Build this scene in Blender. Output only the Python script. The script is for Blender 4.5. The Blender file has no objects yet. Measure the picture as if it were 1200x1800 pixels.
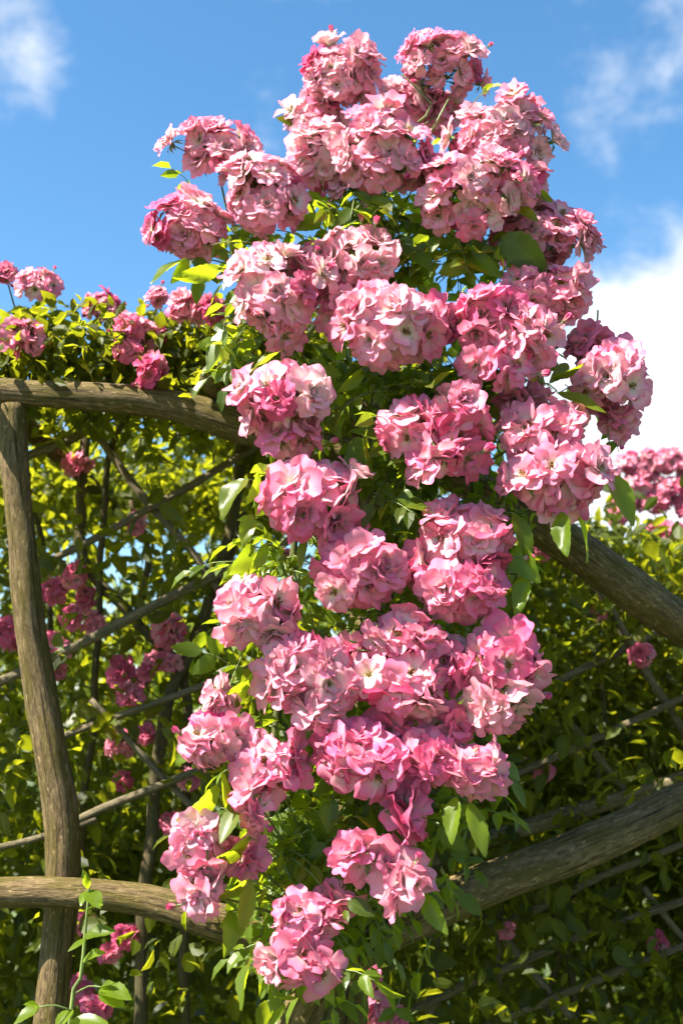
import bpy, math, random
import numpy as np
from mathutils import Vector, Matrix, noise as mnoise

R = math.radians
random.seed(7)
rng = np.random.default_rng(7)

# ------------------------------------------------------------------ camera
scene = bpy.context.scene
COL = scene.collection
EYE = 1.5
PITCH = R(10.5)
FPX = 2000.0                      # focal length in photograph pixels (1200 x 1800)
cam_d = bpy.data.cameras.new('camera')
cam = bpy.data.objects.new('camera', cam_d)
COL.objects.link(cam)
cam.location = (0, 0, EYE)
cam.rotation_euler = (math.pi / 2 + PITCH, 0, 0)
cam_d.sensor_fit = 'VERTICAL'
cam_d.sensor_height = 36.0
cam_d.sensor_width = 24.0
cam_d.lens = 36.0 * FPX / 1800.0
cam_d.clip_start = 0.05
cam_d.clip_end = 3000
cam_d.dof.use_dof = True
cam_d.dof.focus_distance = 2.12
cam_d.dof.aperture_fstop = 3.2
scene.camera = cam


def ray(px, py):
    x = (px - 600) / FPX
    u = (900 - py) / FPX
    c, s = math.cos(PITCH), math.sin(PITCH)
    return Vector((x, c - u * s, s + u * c))


def P(px, py, Y):
    d = ray(px, py)
    return Vector((0, 0, EYE)) + d * (Y / d.y)


def pix(v):
    x, y, z = v[0], v[1], v[2] - EYE
    c, s = math.cos(PITCH), math.sin(PITCH)
    f = y * c + z * s
    u = -y * s + z * c
    return 600 + FPX * x / f, 900 - FPX * u / f


# ------------------------------------------------------------------ sun and sky
SUN = Vector((-0.54, -0.27, 0.80)).normalized()
sun_d = bpy.data.lights.new('sun', 'SUN')
sun_d.energy = 5.0
sun_d.angle = R(0.55)
sun_d.color = (1.0, 0.94, 0.83)
sun = bpy.data.objects.new('sun', sun_d)
COL.objects.link(sun)
sun.rotation_euler = SUN.to_track_quat('Z', 'Y').to_euler()
sun.location = (-4, 2, 8)

world = bpy.data.worlds.new('World')
scene.world = world
world.use_nodes = True
wn, wl = world.node_tree.nodes, world.node_tree.links
wn.clear()
sky = wn.new('ShaderNodeTexSky')
sky.sky_type = 'NISHITA'
sky.sun_disc = False
sky.sun_elevation = math.asin(SUN.z)
sky.sun_rotation = math.atan2(SUN.x, SUN.y)
sky.altitude = 300
sky.air_density = 1.0
sky.dust_density = 0.4
sky.ozone_density = 2.0
hsv = wn.new('ShaderNodeHueSaturation')
hsv.inputs['Hue'].default_value = 0.492
hsv.inputs['Saturation'].default_value = 1.22
hsv.inputs['Value'].default_value = 1.0
wl.new(sky.outputs[0], hsv.inputs['Color'])
tc = wn.new('ShaderNodeTexCoord')


def wmath(op, a, b=None, clamp=False):
    n = wn.new('ShaderNodeMath')
    n.operation = op
    n.use_clamp = clamp
    for i, v in enumerate((a, b)):
        if v is None:
            continue
        if isinstance(v, (int, float)):
            n.inputs[i].default_value = v
        else:
            wl.new(v, n.inputs[i])
    return n.outputs[0]


def wnoise(scale, detail, rough, stretch, dist=0.0):
    m = wn.new('ShaderNodeMapping')
    m.inputs['Scale'].default_value = stretch
    m.inputs['Location'].default_value = (3.1, 1.7, 0.4)
    wl.new(tc.outputs['Generated'], m.inputs['Vector'])
    n = wn.new('ShaderNodeTexNoise')
    n.inputs['Scale'].default_value = scale
    n.inputs['Detail'].default_value = detail
    n.inputs['Roughness'].default_value = rough
    n.inputs['Distortion'].default_value = dist
    wl.new(m.outputs[0], n.inputs['Vector'])
    return n.outputs['Fac']


def wblob(px, py, rad_px, power):
    """broad cloud bank round one direction of the sky"""
    d = ray(px, py).normalized()
    v = wn.new('ShaderNodeVectorMath')
    v.operation = 'DISTANCE'
    wl.new(tc.outputs['Generated'], v.inputs[0])
    v.inputs[1].default_value = d
    mr = wn.new('ShaderNodeMapRange')
    mr.interpolation_type = 'SMOOTHSTEP'
    mr.inputs['From Min'].default_value = rad_px / FPX
    mr.inputs['From Max'].default_value = 0.0
    mr.inputs['To Min'].default_value = 0.0
    mr.inputs['To Max'].default_value = power
    wl.new(v.outputs['Value'], mr.inputs['Value'])
    return mr.outputs[0]


nz = wnoise(5.0, 6, 0.62, (1, 1, 1.5), 0.3)
nz2 = wnoise(13.0, 5, 0.65, (1, 1, 1.3), 0.2)
cover = wmath('ADD', wmath('MULTIPLY', nz, 0.75), wmath('MULTIPLY', nz2, 0.75))
cover = wmath('SUBTRACT', cover, 0.80)
for b in ((1180, 690, 390, 0.66), (1120, 770, 300, 0.25), (1330, 560, 250, 0.4), (-30, 50, 210, 0.32),
          (70, 120, 130, 0.13), (1200, 0, 330, 0.15), (1040, 60, 200, 0.07), (1150, 270, 220, 0.06)):
    cover = wmath('ADD', cover, wblob(*b))
mr = wn.new('ShaderNodeMapRange')
mr.interpolation_type = 'SMOOTHSTEP'
mr.inputs['From Min'].default_value = 0.0
mr.inputs['From Max'].default_value = 0.5
wl.new(cover, mr.inputs['Value'])
cmix = wn.new('ShaderNodeMix')
cmix.data_type = 'RGBA'
wl.new(mr.outputs[0], cmix.inputs['Factor'])
wl.new(hsv.outputs[0], cmix.inputs['A'])
ccol = wn.new('ShaderNodeMix')
ccol.data_type = 'RGBA'
cr = wn.new('ShaderNodeMapRange')
cr.inputs['From Min'].default_value = 0.35
cr.inputs['From Max'].default_value = 0.62
wl.new(nz, cr.inputs['Value'])
wl.new(cr.outputs[0], ccol.inputs['Factor'])
ccol.inputs['A'].default_value = (4.0, 4.15, 4.3, 1)
ccol.inputs['B'].default_value = (5.6, 5.7, 5.8, 1)
wl.new(ccol.outputs['Result'], cmix.inputs['B'])
bg = wn.new('ShaderNodeBackground')
bg.inputs['Strength'].default_value = 0.066
wl.new(cmix.outputs['Result'], bg.inputs['Color'])
wo = wn.new('ShaderNodeOutputWorld')
wl.new(bg.outputs[0], wo.inputs['Surface'])

vs = scene.view_settings
vs.view_transform = 'Standard'
vs.look = 'None'
vs.exposure = 1.98
vs.gamma = 1
vs.use_curve_mapping = False
scene.render.engine = 'CYCLES'
scene.cycles.max_bounces = 3
scene.cycles.diffuse_bounces = 2
scene.cycles.transmission_bounces = 2
scene.cycles.glossy_bounces = 1
scene.cycles.use_light_tree = False
world.cycles.sampling_method = 'MANUAL'
world.cycles.sample_map_resolution = 512

# ------------------------------------------------------------------ materials


def new_mat(name):
    m = bpy.data.materials.new(name)
    m.use_nodes = True
    m.node_tree.nodes.clear()
    return m, m.node_tree.nodes, m.node_tree.links


def node(ns, kind, **kw):
    n = ns.new(kind)
    for k, v in kw.items():
        setattr(n, k, v)
    return n


def ramp(ns, stops):
    r = ns.new('ShaderNodeValToRGB')
    e = r.color_ramp.elements
    while len(e) < len(stops):
        e.new(0.5)
    for i, (p, c) in enumerate(stops):
        e[i].position = p
        e[i].color = (*c, 1)
    return r


def mixrgb(ns, ls, f, a, b, mode='MIX'):
    n = node(ns, 'ShaderNodeMix', data_type='RGBA', blend_type=mode)
    for sock, v in (('Factor', f), ('A', a), ('B', b)):
        if isinstance(v, (int, float)):
            n.inputs[sock].default_value = v
        elif isinstance(v, tuple):
            n.inputs[sock].default_value = (*v, 1)
        else:
            ls.new(v, n.inputs[sock])
    return n.outputs['Result']


def mat_petal():
    m, ns, ls = new_mat('rose_petal')
    at = node(ns, 'ShaderNodeAttribute', attribute_name='pv')
    au = node(ns, 'ShaderNodeAttribute', attribute_name='pu')
    oi = ns.new('ShaderNodeObjectInfo')
    # object colour: r = paleness, g = depth of pink
    sep = ns.new('ShaderNodeSeparateColor')
    ls.new(oi.outputs['Color'], sep.inputs[0])
    geo = ns.new('ShaderNodeTexCoord')
    nz = node(ns, 'ShaderNodeTexNoise')
    nz.inputs['Scale'].default_value = 2.2
    nz.inputs['Detail'].default_value = 4
    ls.new(geo.outputs['Object'], nz.inputs['Vector'])
    add = node(ns, 'ShaderNodeMath', operation='MULTIPLY_ADD')
    ls.new(nz.outputs['Fac'], add.inputs[0])
    add.inputs[1].default_value = 0.55
    ls.new(at.outputs['Fac'], add.inputs[2])
    sub = node(ns, 'ShaderNodeMath', operation='SUBTRACT')
    ls.new(add.outputs[0], sub.inputs[0])
    sub.inputs[1].default_value = 0.27
    pink = ramp(ns, [(0.0, (0.84, 0.74, 0.40)), (0.24, (0.90, 0.60, 0.53)), (0.50, (0.88, 0.29, 0.42)), (0.95, (0.84, 0.125, 0.31))])
    pale = ramp(ns, [(0.0, (0.88, 0.82, 0.52)), (0.30, (0.92, 0.80, 0.69)), (0.62, (0.92, 0.57, 0.58)), (1.0, (0.89, 0.30, 0.44))])
    deep = ramp(ns, [(0.0, (0.80, 0.40, 0.36)), (0.45, (0.72, 0.11, 0.25)), (1.0, (0.62, 0.035, 0.16))])
    for r_ in (pink, pale, deep):
        ls.new(sub.outputs[0], r_.inputs[0])
    c = mixrgb(ns, ls, sep.outputs[0], pink.outputs[0], pale.outputs[0])
    c = mixrgb(ns, ls, sep.outputs[1], c, deep.outputs[0])
    # fine veins running along each petal
    wv = node(ns, 'ShaderNodeMath', operation='SINE')
    mu = node(ns, 'ShaderNodeMath', operation='MULTIPLY')
    ls.new(au.outputs['Fac'], mu.inputs[0])
    mu.inputs[1].default_value = 31.0
    ls.new(mu.outputs[0], wv.inputs[0])
    mv = node(ns, 'ShaderNodeMapRange')
    mv.inputs['From Min'].default_value = 0.2
    mv.inputs['From Max'].default_value = 1.0
    mv.inputs['To Max'].default_value = 0.10
    ls.new(wv.outputs[0], mv.inputs['Value'])
    c = mixrgb(ns, ls, mv.outputs[0], c, (0.66, 0.14, 0.28))
    dif = ns.new('ShaderNodeBsdfPrincipled')
    dif.inputs['Roughness'].default_value = 0.62
    dif.inputs['Specular IOR Level'].default_value = 0.25
    ls.new(c, dif.inputs['Base Color'])
    tr = ns.new('ShaderNodeBsdfTranslucent')
    ls.new(c, tr.inputs['Color'])
    mx = ns.new('ShaderNodeMixShader')
    mx.inputs[0].default_value = 0.42
    ls.new(dif.outputs[0], mx.inputs[1])
    ls.new(tr.outputs[0], mx.inputs[2])
    out = ns.new('ShaderNodeOutputMaterial')
    ls.new(mx.outputs[0], out.inputs[0])
    return m


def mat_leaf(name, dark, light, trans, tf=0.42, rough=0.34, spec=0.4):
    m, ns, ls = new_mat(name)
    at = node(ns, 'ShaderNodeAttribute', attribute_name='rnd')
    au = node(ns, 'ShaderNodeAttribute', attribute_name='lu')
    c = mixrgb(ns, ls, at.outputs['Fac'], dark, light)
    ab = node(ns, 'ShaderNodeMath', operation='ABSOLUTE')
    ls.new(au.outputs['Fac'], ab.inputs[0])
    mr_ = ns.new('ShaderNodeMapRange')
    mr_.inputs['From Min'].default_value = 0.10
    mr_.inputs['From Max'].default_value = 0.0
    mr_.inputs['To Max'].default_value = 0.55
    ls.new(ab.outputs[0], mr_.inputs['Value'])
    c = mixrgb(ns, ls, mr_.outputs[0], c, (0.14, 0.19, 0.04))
    b = ns.new('ShaderNodeBsdfPrincipled')
    b.inputs['Roughness'].default_value = rough
    b.inputs['Specular IOR Level'].default_value = spec
    ls.new(c, b.inputs['Base Color'])
    t = ns.new('ShaderNodeBsdfTranslucent')
    ct = mixrgb(ns, ls, at.outputs['Fac'], (trans[0] * .55, trans[1] * .62, trans[2] * .6), trans)
    ls.new(ct, t.inputs['Color'])
    mx = ns.new('ShaderNodeMixShader')
    mx.inputs[0].default_value = tf
    ls.new(b.outputs[0], mx.inputs[1])
    ls.new(t.outputs[0], mx.inputs[2])
    out = ns.new('ShaderNodeOutputMaterial')
    ls.new(mx.outputs[0], out.inputs[0])
    return m


def mat_bark(name, a, b, moss, moss_amt=0.5, scale=1.0, bump=0.6):
    m, ns, ls = new_mat(name)
    at = node(ns, 'ShaderNodeAttribute', attribute_name='bk')
    mp = ns.new('ShaderNodeMapping')
    mp.inputs['Scale'].default_value = (2.2 * scale, 2.2 * scale, 16 * scale)
    ls.new(at.outputs['Vector'], mp.inputs['Vector'])
    n1 = ns.new('ShaderNodeTexNoise')
    n1.inputs['Scale'].default_value = 1.6
    n1.inputs['Detail'].default_value = 9
    n1.inputs['Roughness'].default_value = 0.68
    ls.new(mp.outputs[0], n1.inputs['Vector'])
    mp2 = ns.new('ShaderNodeMapping')
    mp2.inputs['Scale'].default_value = (0.9, 0.9, 5)
    ls.new(at.outputs['Vector'], mp2.inputs['Vector'])
    n2 = ns.new('ShaderNodeTexNoise')
    n2.inputs['Scale'].default_value = 1.5
    n2.inputs['Detail'].default_value = 6
    n2.inputs['Roughness'].default_value = 0.6
    ls.new(mp2.outputs[0], n2.inputs['Vector'])
    r1 = ramp(ns, [(0.32, a), (0.66, b)])
    ls.new(n1.outputs['Fac'], r1.inputs[0])
    r2 = ramp(ns, [(0.42, (0, 0, 0)), (0.58, (moss_amt,) * 3)])
    ls.new(n2.outputs['Fac'], r2.inputs[0])
    c = mixrgb(ns, ls, r2.outputs[0], r1.outputs[0], moss)
    # pale lichen flecks and dark lengthwise cracks
    mp3 = ns.new('ShaderNodeMapping')
    mp3.inputs['Scale'].default_value = (5, 5, 60)
    ls.new(at.outputs['Vector'], mp3.inputs['Vector'])
    n3 = ns.new('ShaderNodeTexNoise')
    n3.inputs['Scale'].default_value = 1.0
    n3.inputs['Detail'].default_value = 5
    ls.new(mp3.outputs[0], n3.inputs['Vector'])
    r3 = ramp(ns, [(0.60, (0, 0, 0)), (0.70, (0.7, 0.7, 0.7))])
    ls.new(n3.outputs['Fac'], r3.inputs[0])
    c = mixrgb(ns, ls, r3.outputs[0], c, tuple(min(1, v * 1.5) for v in b))
    mp4 = ns.new('ShaderNodeMapping')
    mp4.inputs['Scale'].default_value = (4.5, 4.5, 3.5)
    ls.new(at.outputs['Vector'], mp4.inputs['Vector'])
    n4 = ns.new('ShaderNodeTexNoise')
    n4.inputs['Scale'].default_value = 1.3
    n4.inputs['Detail'].default_value = 6
    ls.new(mp4.outputs[0], n4.inputs['Vector'])
    r4 = ramp(ns, [(0.36, (0.75, 0.75, 0.75)), (0.43, (0, 0, 0))])
    ls.new(n4.outputs['Fac'], r4.inputs[0])
    c = mixrgb(ns, ls, r4.outputs[0], c, tuple(v * 0.5 for v in a))
    p = ns.new('ShaderNodeBsdfPrincipled')
    p.inputs['Roughness'].default_value = 0.85
    p.inputs['Specular IOR Level'].default_value = 0.25
    ls.new(c, p.inputs['Base Color'])
    bp = ns.new('ShaderNodeBump')
    bp.inputs['Strength'].default_value = bump
    bp.inputs['Distance'].default_value = 0.008
    ls.new(n1.outputs['Fac'], bp.inputs['Height'])
    ls.new(bp.outputs[0], p.inputs['Normal'])
    out = ns.new('ShaderNodeOutputMaterial')
    ls.new(p.outputs[0], out.inputs[0])
    return m


def mat_plain(name, c, rough=0.6, noise_scale=40, var=0.35):
    m, ns, ls = new_mat(name)
    tcn = ns.new('ShaderNodeTexCoord')
    nz = ns.new('ShaderNodeTexNoise')
    nz.inputs['Scale'].default_value = noise_scale
    nz.inputs['Detail'].default_value = 5
    ls.new(tcn.outputs['Object'], nz.inputs['Vector'])
    r_ = ramp(ns, [(0.3, tuple(v * (1 - var) for v in c)), (0.7, tuple(min(1, v * (1 + var)) for v in c))])
    ls.new(nz.outputs['Fac'], r_.inputs[0])
    p = ns.new('ShaderNodeBsdfPrincipled')
    p.inputs['Roughness'].default_value = rough
    ls.new(r_.outputs[0], p.inputs['Base Color'])
    out = ns.new('ShaderNodeOutputMaterial')
    ls.new(p.outputs[0], out.inputs[0])
    return m


M_PETAL = mat_petal()
M_STAMEN = mat_plain('stamen', (0.55, 0.36, 0.07), 0.6, 30, 0.5)
M_ANTHER = mat_plain('anther', (0.16, 0.085, 0.02), 0.7, 30, 0.4)
M_CALYX = mat_plain('calyx_green', (0.10, 0.17, 0.035), 0.5, 30)
M_STALK = mat_plain('stalk_green', (0.13, 0.17, 0.045), 0.5, 25, 0.5)
M_LEAF = mat_leaf('rose_leaf', (0.026, 0.055, 0.006), (0.120, 0.175, 0.014), (0.58, 0.68, 0.020), 0.48, 0.40, 0.35)
M_LIT_LIME = mat_leaf('lit_lime_leaf', (0.080, 0.125, 0.010), (0.125, 0.185, 0.014), (0.64, 0.76, 0.020), 0.58, 0.36, 0.4)  # leaf copy brightened in colour for the lime of sunlit, backlit leaves
M_LEAFB = mat_leaf('shaded_rose_leaf', (0.012, 0.020, 0.0025), (0.062, 0.082, 0.006), (0.58, 0.58, 0.018), 0.44, 0.5, 0.25)  # background leaf copy, the interior's shade darkened into its colour
M_SHRUB = mat_leaf('shrub_leaf', (0.06, 0.09, 0.008), (0.12, 0.16, 0.014), (0.56, 0.60, 0.020), 0.44, 0.5, 0.25)
M_WOOD = mat_bark('weathered_pole', (0.045, 0.027, 0.010), (0.23, 0.160, 0.075), (0.090, 0.070, 0.010), 0.85, 1.3, 1.0)
M_LATH = mat_bark('thin_pole', (0.06, 0.045, 0.024), (0.28, 0.22, 0.135), (0.06, 0.06, 0.02), 0.5, 2.0)
M_CANE = mat_bark('rose_cane', (0.040, 0.027, 0.013), (0.14, 0.10, 0.05), (0.06, 0.075, 0.02), 0.5, 2.0)
M_GREENCANE = mat_bark('green_cane', (0.05, 0.065, 0.02), (0.12, 0.13, 0.04), (0.09, 0.06, 0.03), 0.4, 2.0, 0.3)

# ------------------------------------------------------------------ mesh helpers


def link(name, me, parent=None, mat=None):
    o = bpy.data.objects.new(name, me)
    COL.objects.link(o)
    if parent is not None:
        o.parent = parent
    if mat is not None and me is not None and not me.materials:
        me.materials.append(mat)
    return o


def thing(name, label, cat, loc=(0, 0, 0), group=None):
    o = bpy.data.objects.new(name, None)
    COL.objects.link(o)
    o.location = loc
    o.empty_display_size = 0.1
    o['label'] = label
    o['category'] = cat
    if group:
        o['group'] = group
    return o


def mesh_np(name, V, F, attrs=None, smooth=True):
    """V (n,3), F list of index arrays (each (k,3) or (k,4))"""
    me = bpy.data.meshes.new(name)
    V = np.asarray(V, dtype=np.float32)
    loops = np.concatenate([f.reshape(-1) for f in F]).astype(np.int32)
    sizes = np.concatenate([np.full(len(f), f.shape[1], dtype=np.int32) for f in F])
    starts = np.concatenate([[0], np.cumsum(sizes)[:-1]]).astype(np.int32)
    me.vertices.add(len(V))
    me.vertices.foreach_set('co', V.reshape(-1))
    me.loops.add(len(loops))
    me.loops.foreach_set('vertex_index', loops)
    me.polygons.add(len(sizes))
    me.polygons.foreach_set('loop_start', starts)
    me.polygons.foreach_set('loop_total', sizes)
    me.polygons.foreach_set('use_smooth', np.full(len(sizes), smooth, dtype=bool))
    for k, a in (attrs or {}).items():
        a = np.asarray(a, dtype=np.float32)
        if a.ndim == 1:
            at = me.attributes.new(k, 'FLOAT', 'POINT')
            at.data.foreach_set('value', a)
        else:
            at = me.attributes.new(k, 'FLOAT_VECTOR', 'POINT')
            at.data.foreach_set('vector', a.reshape(-1))
    me.update(calc_edges=True)
    me.validate()
    return me


def spline(pts, rad, step):
    pts = [Vector(p) for p in pts]
    out, rr = [], []
    n = len(pts)
    for i in range(n - 1):
        p0, p1, p2, p3 = pts[max(i - 1, 0)], pts[i], pts[i + 1], pts[min(i + 2, n - 1)]
        k = max(2, int((p2 - p1).length / step))
        for j in range(k):
            t = j / k
            out.append(0.5 * ((2 * p1) + (p2 - p0) * t + (2 * p0 - 5 * p1 + 4 * p2 - p3) * t * t + (3 * p1 - p0 - 3 * p2 + p3) * t ** 3))
            rr.append(rad[i] * (1 - t) + rad[i + 1] * t)
    out.append(pts[-1])
    rr.append(rad[-1])
    return out, rr


class Tubes:
    def __init__(self):
        self.V, self.F, self.T, self.B = [], [], [], []
        self.n = 0

    def add(self, pts, rad, step=0.03, sides=10, bump=0.0, wob=0.0, seed=0):
        if not isinstance(rad, (list, tuple)):
            rad = [rad] * len(pts)
        p, r = spline(pts, rad, step)
        p = [Vector(q) for q in p]
        if wob:
            for i in range(1, len(p) - 1):
                p[i] += mnoise.noise_vector(p[i] * 5 + Vector((seed, 0, 0))) * wob
        m = len(p)
        tang = [(p[min(i + 1, m - 1)] - p[max(i - 1, 0)]).normalized() for i in range(m)]
        ref = Vector((0, 0, 1)) if abs(tang[0].z) < 0.8 else Vector((1, 0, 0))
        nrm = tang[0].cross(ref).normalized()
        V, B = [], []
        length = 0
        for i in range(m):
            if i:
                length += (p[i] - p[i - 1]).length
                nrm = (nrm - tang[i] * nrm.dot(tang[i])).normalized()
            bi = tang[i].cross(nrm)
            for s in range(sides):
                a = 2 * math.pi * s / sides
                rr = r[i]
                if bump:
                    q = Vector((math.cos(a) * 1.2, math.sin(a) * 1.2, length * 5 + seed * 3.3))
                    rr *= 1 + bump * mnoise.noise(q) + bump * 0.5 * mnoise.noise(q * 3.1)
                V.append(p[i] + (nrm * math.cos(a) + bi * math.sin(a)) * rr)
                B.append((math.cos(a), math.sin(a), length + seed))
        base = self.n
        V.append(p[0] - tang[0] * r[0] * 0.1)
        B.append((0, 0, seed))
        V.append(p[-1] + tang[-1] * r[-1] * 0.1)
        B.append((0, 0, length + seed))
        idx = np.arange(m * sides).reshape(m, sides) + base
        nx = np.roll(idx, -1, axis=1)
        q = np.stack([idx[:-1], nx[:-1], nx[1:], idx[1:]], axis=-1).reshape(-1, 4)
        self.F.append(q)
        c0, c1 = base + m * sides, base + m * sides + 1
        self.T.append(np.stack([nx[0], idx[0], np.full(sides, c0)], axis=-1))
        self.T.append(np.stack([idx[-1], nx[-1], np.full(sides, c1)], axis=-1))
        self.V += V
        self.B += B
        self.n += len(V)
        return self

    def build(self, name, mat, parent=None):
        me = mesh_np(name, np.array([tuple(v) for v in self.V]), self.F + self.T, {'bk': np.array(self.B)})
        return link(name, me, parent, mat)


# ------------------------------------------------------------------ rose blooms


def petal(L, W, phi0, phi1, cup, ruf, seed, nu=10, nv=9, notch=0.1, roll=0.0, twist=0.0):
    rs = random.Random(seed)
    ph = [rs.uniform(0, 6.28) for _ in range(5)]
    kk = rs.uniform(2.2, 3.6)
    k2 = rs.uniform(5.0, 7.5)
    nc = rs.uniform(-0.25, 0.25)
    # centre line
    N = 40
    rho, zz, ang = [0.0], [0.0], [phi0]
    for i in range(1, N + 1):
        t = i / N
        a = phi0 + (phi1 - phi0) * (t ** 0.9) - roll * max(0, t - 0.72) * 4
        rho.append(rho[-1] + math.cos(a) * L / N)
        zz.append(zz[-1] + math.sin(a) * L / N)
        ang.append(a)
    V, pv, pu = [], [], []
    for j in range(nv + 1):
        v = (j / nv) ** 0.85
        for i in range(nu + 1):
            u = -1 + 2 * i / nu
            top = 1 - 0.30 * abs(u) ** 2.6 - notch * math.exp(-((u - nc) / 0.20) ** 2) + 0.05 * math.sin(k2 * u + ph[3])
            vv = v * top
            w = W * 0.5 * (0.16 + 0.84 * (vv ** 0.62)) * (1 - 0.10 * vv ** 4)
            f = vv * N
            a0 = min(int(f), N - 1)
            fr = f - a0
            r_ = rho[a0] * (1 - fr) + rho[a0 + 1] * fr
            z_ = zz[a0] * (1 - fr) + zz[a0 + 1] * fr
            an = ang[a0]
            off = cup * (u * u) * w
            off += ruf * vv ** 2 * (math.sin(kk * u * 1.6 + ph[0]) + 0.55 * math.sin(k2 * u + ph[1])) * (0.35 + 0.65 * abs(u))
            off += ruf * 0.5 * vv * math.sin(3 * vv + ph[2]) + twist * u * vv
            x = r_ - math.sin(an) * off
            z = z_ + math.cos(an) * off
            V.append((x, u * w * (1 - 0.10 * abs(u)), z))
            pv.append(vv * (0.86 + 0.14 * abs(u)))
            pu.append(u)
    idx = np.arange((nu + 1) * (nv + 1)).reshape(nv + 1, nu + 1)
    F = np.stack([idx[:-1, :-1], idx[:-1, 1:], idx[1:, 1:], idx[1:, :-1]], axis=-1).reshape(-1, 4)
    return np.array(V), F, np.array(pv), np.array(pu)


def rotz(V, a):
    c, s = math.cos(a), math.sin(a)
    return V @ np.array([[c, s, 0], [-s, c, 0], [0, 0, 1]])


def make_bloom(name, seed, style):
    """a rose bloom of radius about 1, base of the calyx below the origin, opening along +z"""
    rs = random.Random(seed)
    Vs, Fs, PV, PU, MI = [], [], [], [], []
    n = 0

    def put(V, F, pv, pu, mi):
        nonlocal n
        Vs.append(V)
        Fs.append(F + n)
        PV.append(pv)
        PU.append(pu)
        MI.append(np.full(len(F), mi, dtype=np.int32))
        n += len(V)

    if style == 'open':
        layers = [(5, 1.08, 1.34, 0.42, -0.12, 0.11), (5, 0.84, 1.10, 0.78, 0.20, 0.11)] + ([(2, 0.50, 0.62, 1.15, 0.60, 0.10)] if seed % 3 else [])
        sta = 16
    elif style == 'double':
        layers = [(5, 1.08, 1.30, 0.45, -0.15, 0.12), (5, 0.92, 1.12, 0.80, 0.15, 0.12), (4, 0.70, 0.88, 1.08, 0.50, 0.11), (4, 0.45, 0.55, 1.3, 0.95, 0.08)]
        sta = 4
    elif style == 'cup':
        layers = [(5, 1.10, 1.30, 0.85, 0.25, 0.10), (5, 0.95, 1.1, 1.15, 0.70, 0.09), (4, 0.72, 0.8, 1.35, 1.05, 0.07)]
        sta = 0
    else:                                   # bud
        layers = [(4, 1.25, 1.2, 1.15, 1.62, 0.03), (4, 1.2, 1.1, 1.25, 1.68, 0.03), (3, 1.1, 0.9, 1.35, 1.72, 0.02)]
        sta = 0
    for li, (k, L, W, p0, p1, ruf) in enumerate(layers):
        a0 = rs.uniform(0, 6.28)
        for i in range(k):
            l_ = L * rs.uniform(0.88, 1.10)
            tilt = rs.gauss(0, 0.13) if style != 'bud' else rs.gauss(0, 0.03)
            V, F, pv, pu = petal(l_, W * rs.uniform(0.9, 1.12), p0 + tilt, p1 + tilt + (rs.gauss(0, 0.12) if style != 'bud' else 0),
                                 rs.uniform(0.02, 0.28) + (0.25 if style == 'bud' else 0.0), ruf * rs.uniform(0.6, 1.25), rs.randint(0, 10 ** 6),
                                 notch=rs.choice([0.0, 0.03, 0.07, 0.13]), roll=(rs.uniform(0.0, 0.55) if li < 2 and style != 'bud' else 0.0),
                                 twist=rs.gauss(0, 0.10) if style != 'bud' else 0.12)
            V = V + np.array([0.05 + 0.012 * (len(layers) - li), 0, 0.02 * li + 0.012 * (i % 2)])
            V = rotz(V, a0 + 2 * math.pi * i / k + rs.gauss(0, 0.12))
            put(V, F, pv, pu, 0)

    def blob(c, rx, rz, mi, sides=6, rings=4):
        V = []
        for j in range(rings + 1):
            t = math.pi * j / rings
            for s in range(sides):
                a = 2 * math.pi * s / sides
                V.append((c[0] + rx * math.sin(t) * math.cos(a), c[1] + rx * math.sin(t) * math.sin(a), c[2] - rz * math.cos(t)))
        idx = np.arange((rings + 1) * sides).reshape(rings + 1, sides)
        nx = np.roll(idx, -1, axis=1)
        F = np.stack([idx[:-1], nx[:-1], nx[1:], idx[1:]], axis=-1).reshape(-1, 4)
        put(np.array(V), F, np.zeros(len(V)), np.zeros(len(V)), mi)

    for i in range(sta):
        a = rs.uniform(0, 6.28)
        q = rs.uniform(0.03, 0.17)
        h = rs.uniform(0.20, 0.34)
        b0 = Vector((math.cos(a) * 0.05, math.sin(a) * 0.05, 0.03))
        b1 = Vector((math.cos(a) * q, math.sin(a) * q, h))
        d = (b1 - b0).normalized()
        s1 = d.orthogonal().normalized() * 0.014
        s2 = d.cross(s1)
        V = np.array([tuple(b + o) for b in (b0, b1) for o in (s1, -0.5 * s1 + 0.87 * s2, -0.5 * s1 - 0.87 * s2)])
        F = np.array([[0, 1, 4, 3], [1, 2, 5, 4], [2, 0, 3, 5]])
        put(V, F, np.zeros(6), np.zeros(6), 1)
        blob(tuple(b1), 0.035, 0.03, 2, 5, 3)
    blob((0, 0, -0.10), 0.13, 0.20, 3, 8, 5)
    for i in range(5):                       # sepals
        up = style == 'bud'
        V, F, pv, pu = petal(0.85 if up else 0.6, 0.30, 1.2 if up else 0.1, 1.5 if up else -0.9, 0.2, 0.02, seed * 7 + i, nu=4, nv=5, notch=-0.5)
        V = rotz(V + np.array([0.10 if up else 0.06, 0, -0.10]), 2 * math.pi * i / 5 + 0.4)
        put(V, F, pv, pu, 3)
    me = mesh_np(name, np.concatenate(Vs), [f for f in Fs], {'pv': np.concatenate(PV), 'pu': np.concatenate(PU)})
    for m_ in (M_PETAL, M_STAMEN, M_ANTHER, M_CALYX):
        me.materials.append(m_)
    me.polygons.foreach_set('material_index', np.concatenate(MI))
    return me


BLOOMS = {'open': [make_bloom('bloom', 100 + i, 'open') for i in range(9)],
          'double': [make_bloom('bloom', 200 + i, 'double') for i in range(8)],
          'cup': [make_bloom('bloom', 300 + i, 'cup') for i in range(5)],
          'bud': [make_bloom('bud', 400 + i, 'bud') for i in range(3)]}

# ------------------------------------------------------------------ leaves


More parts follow.
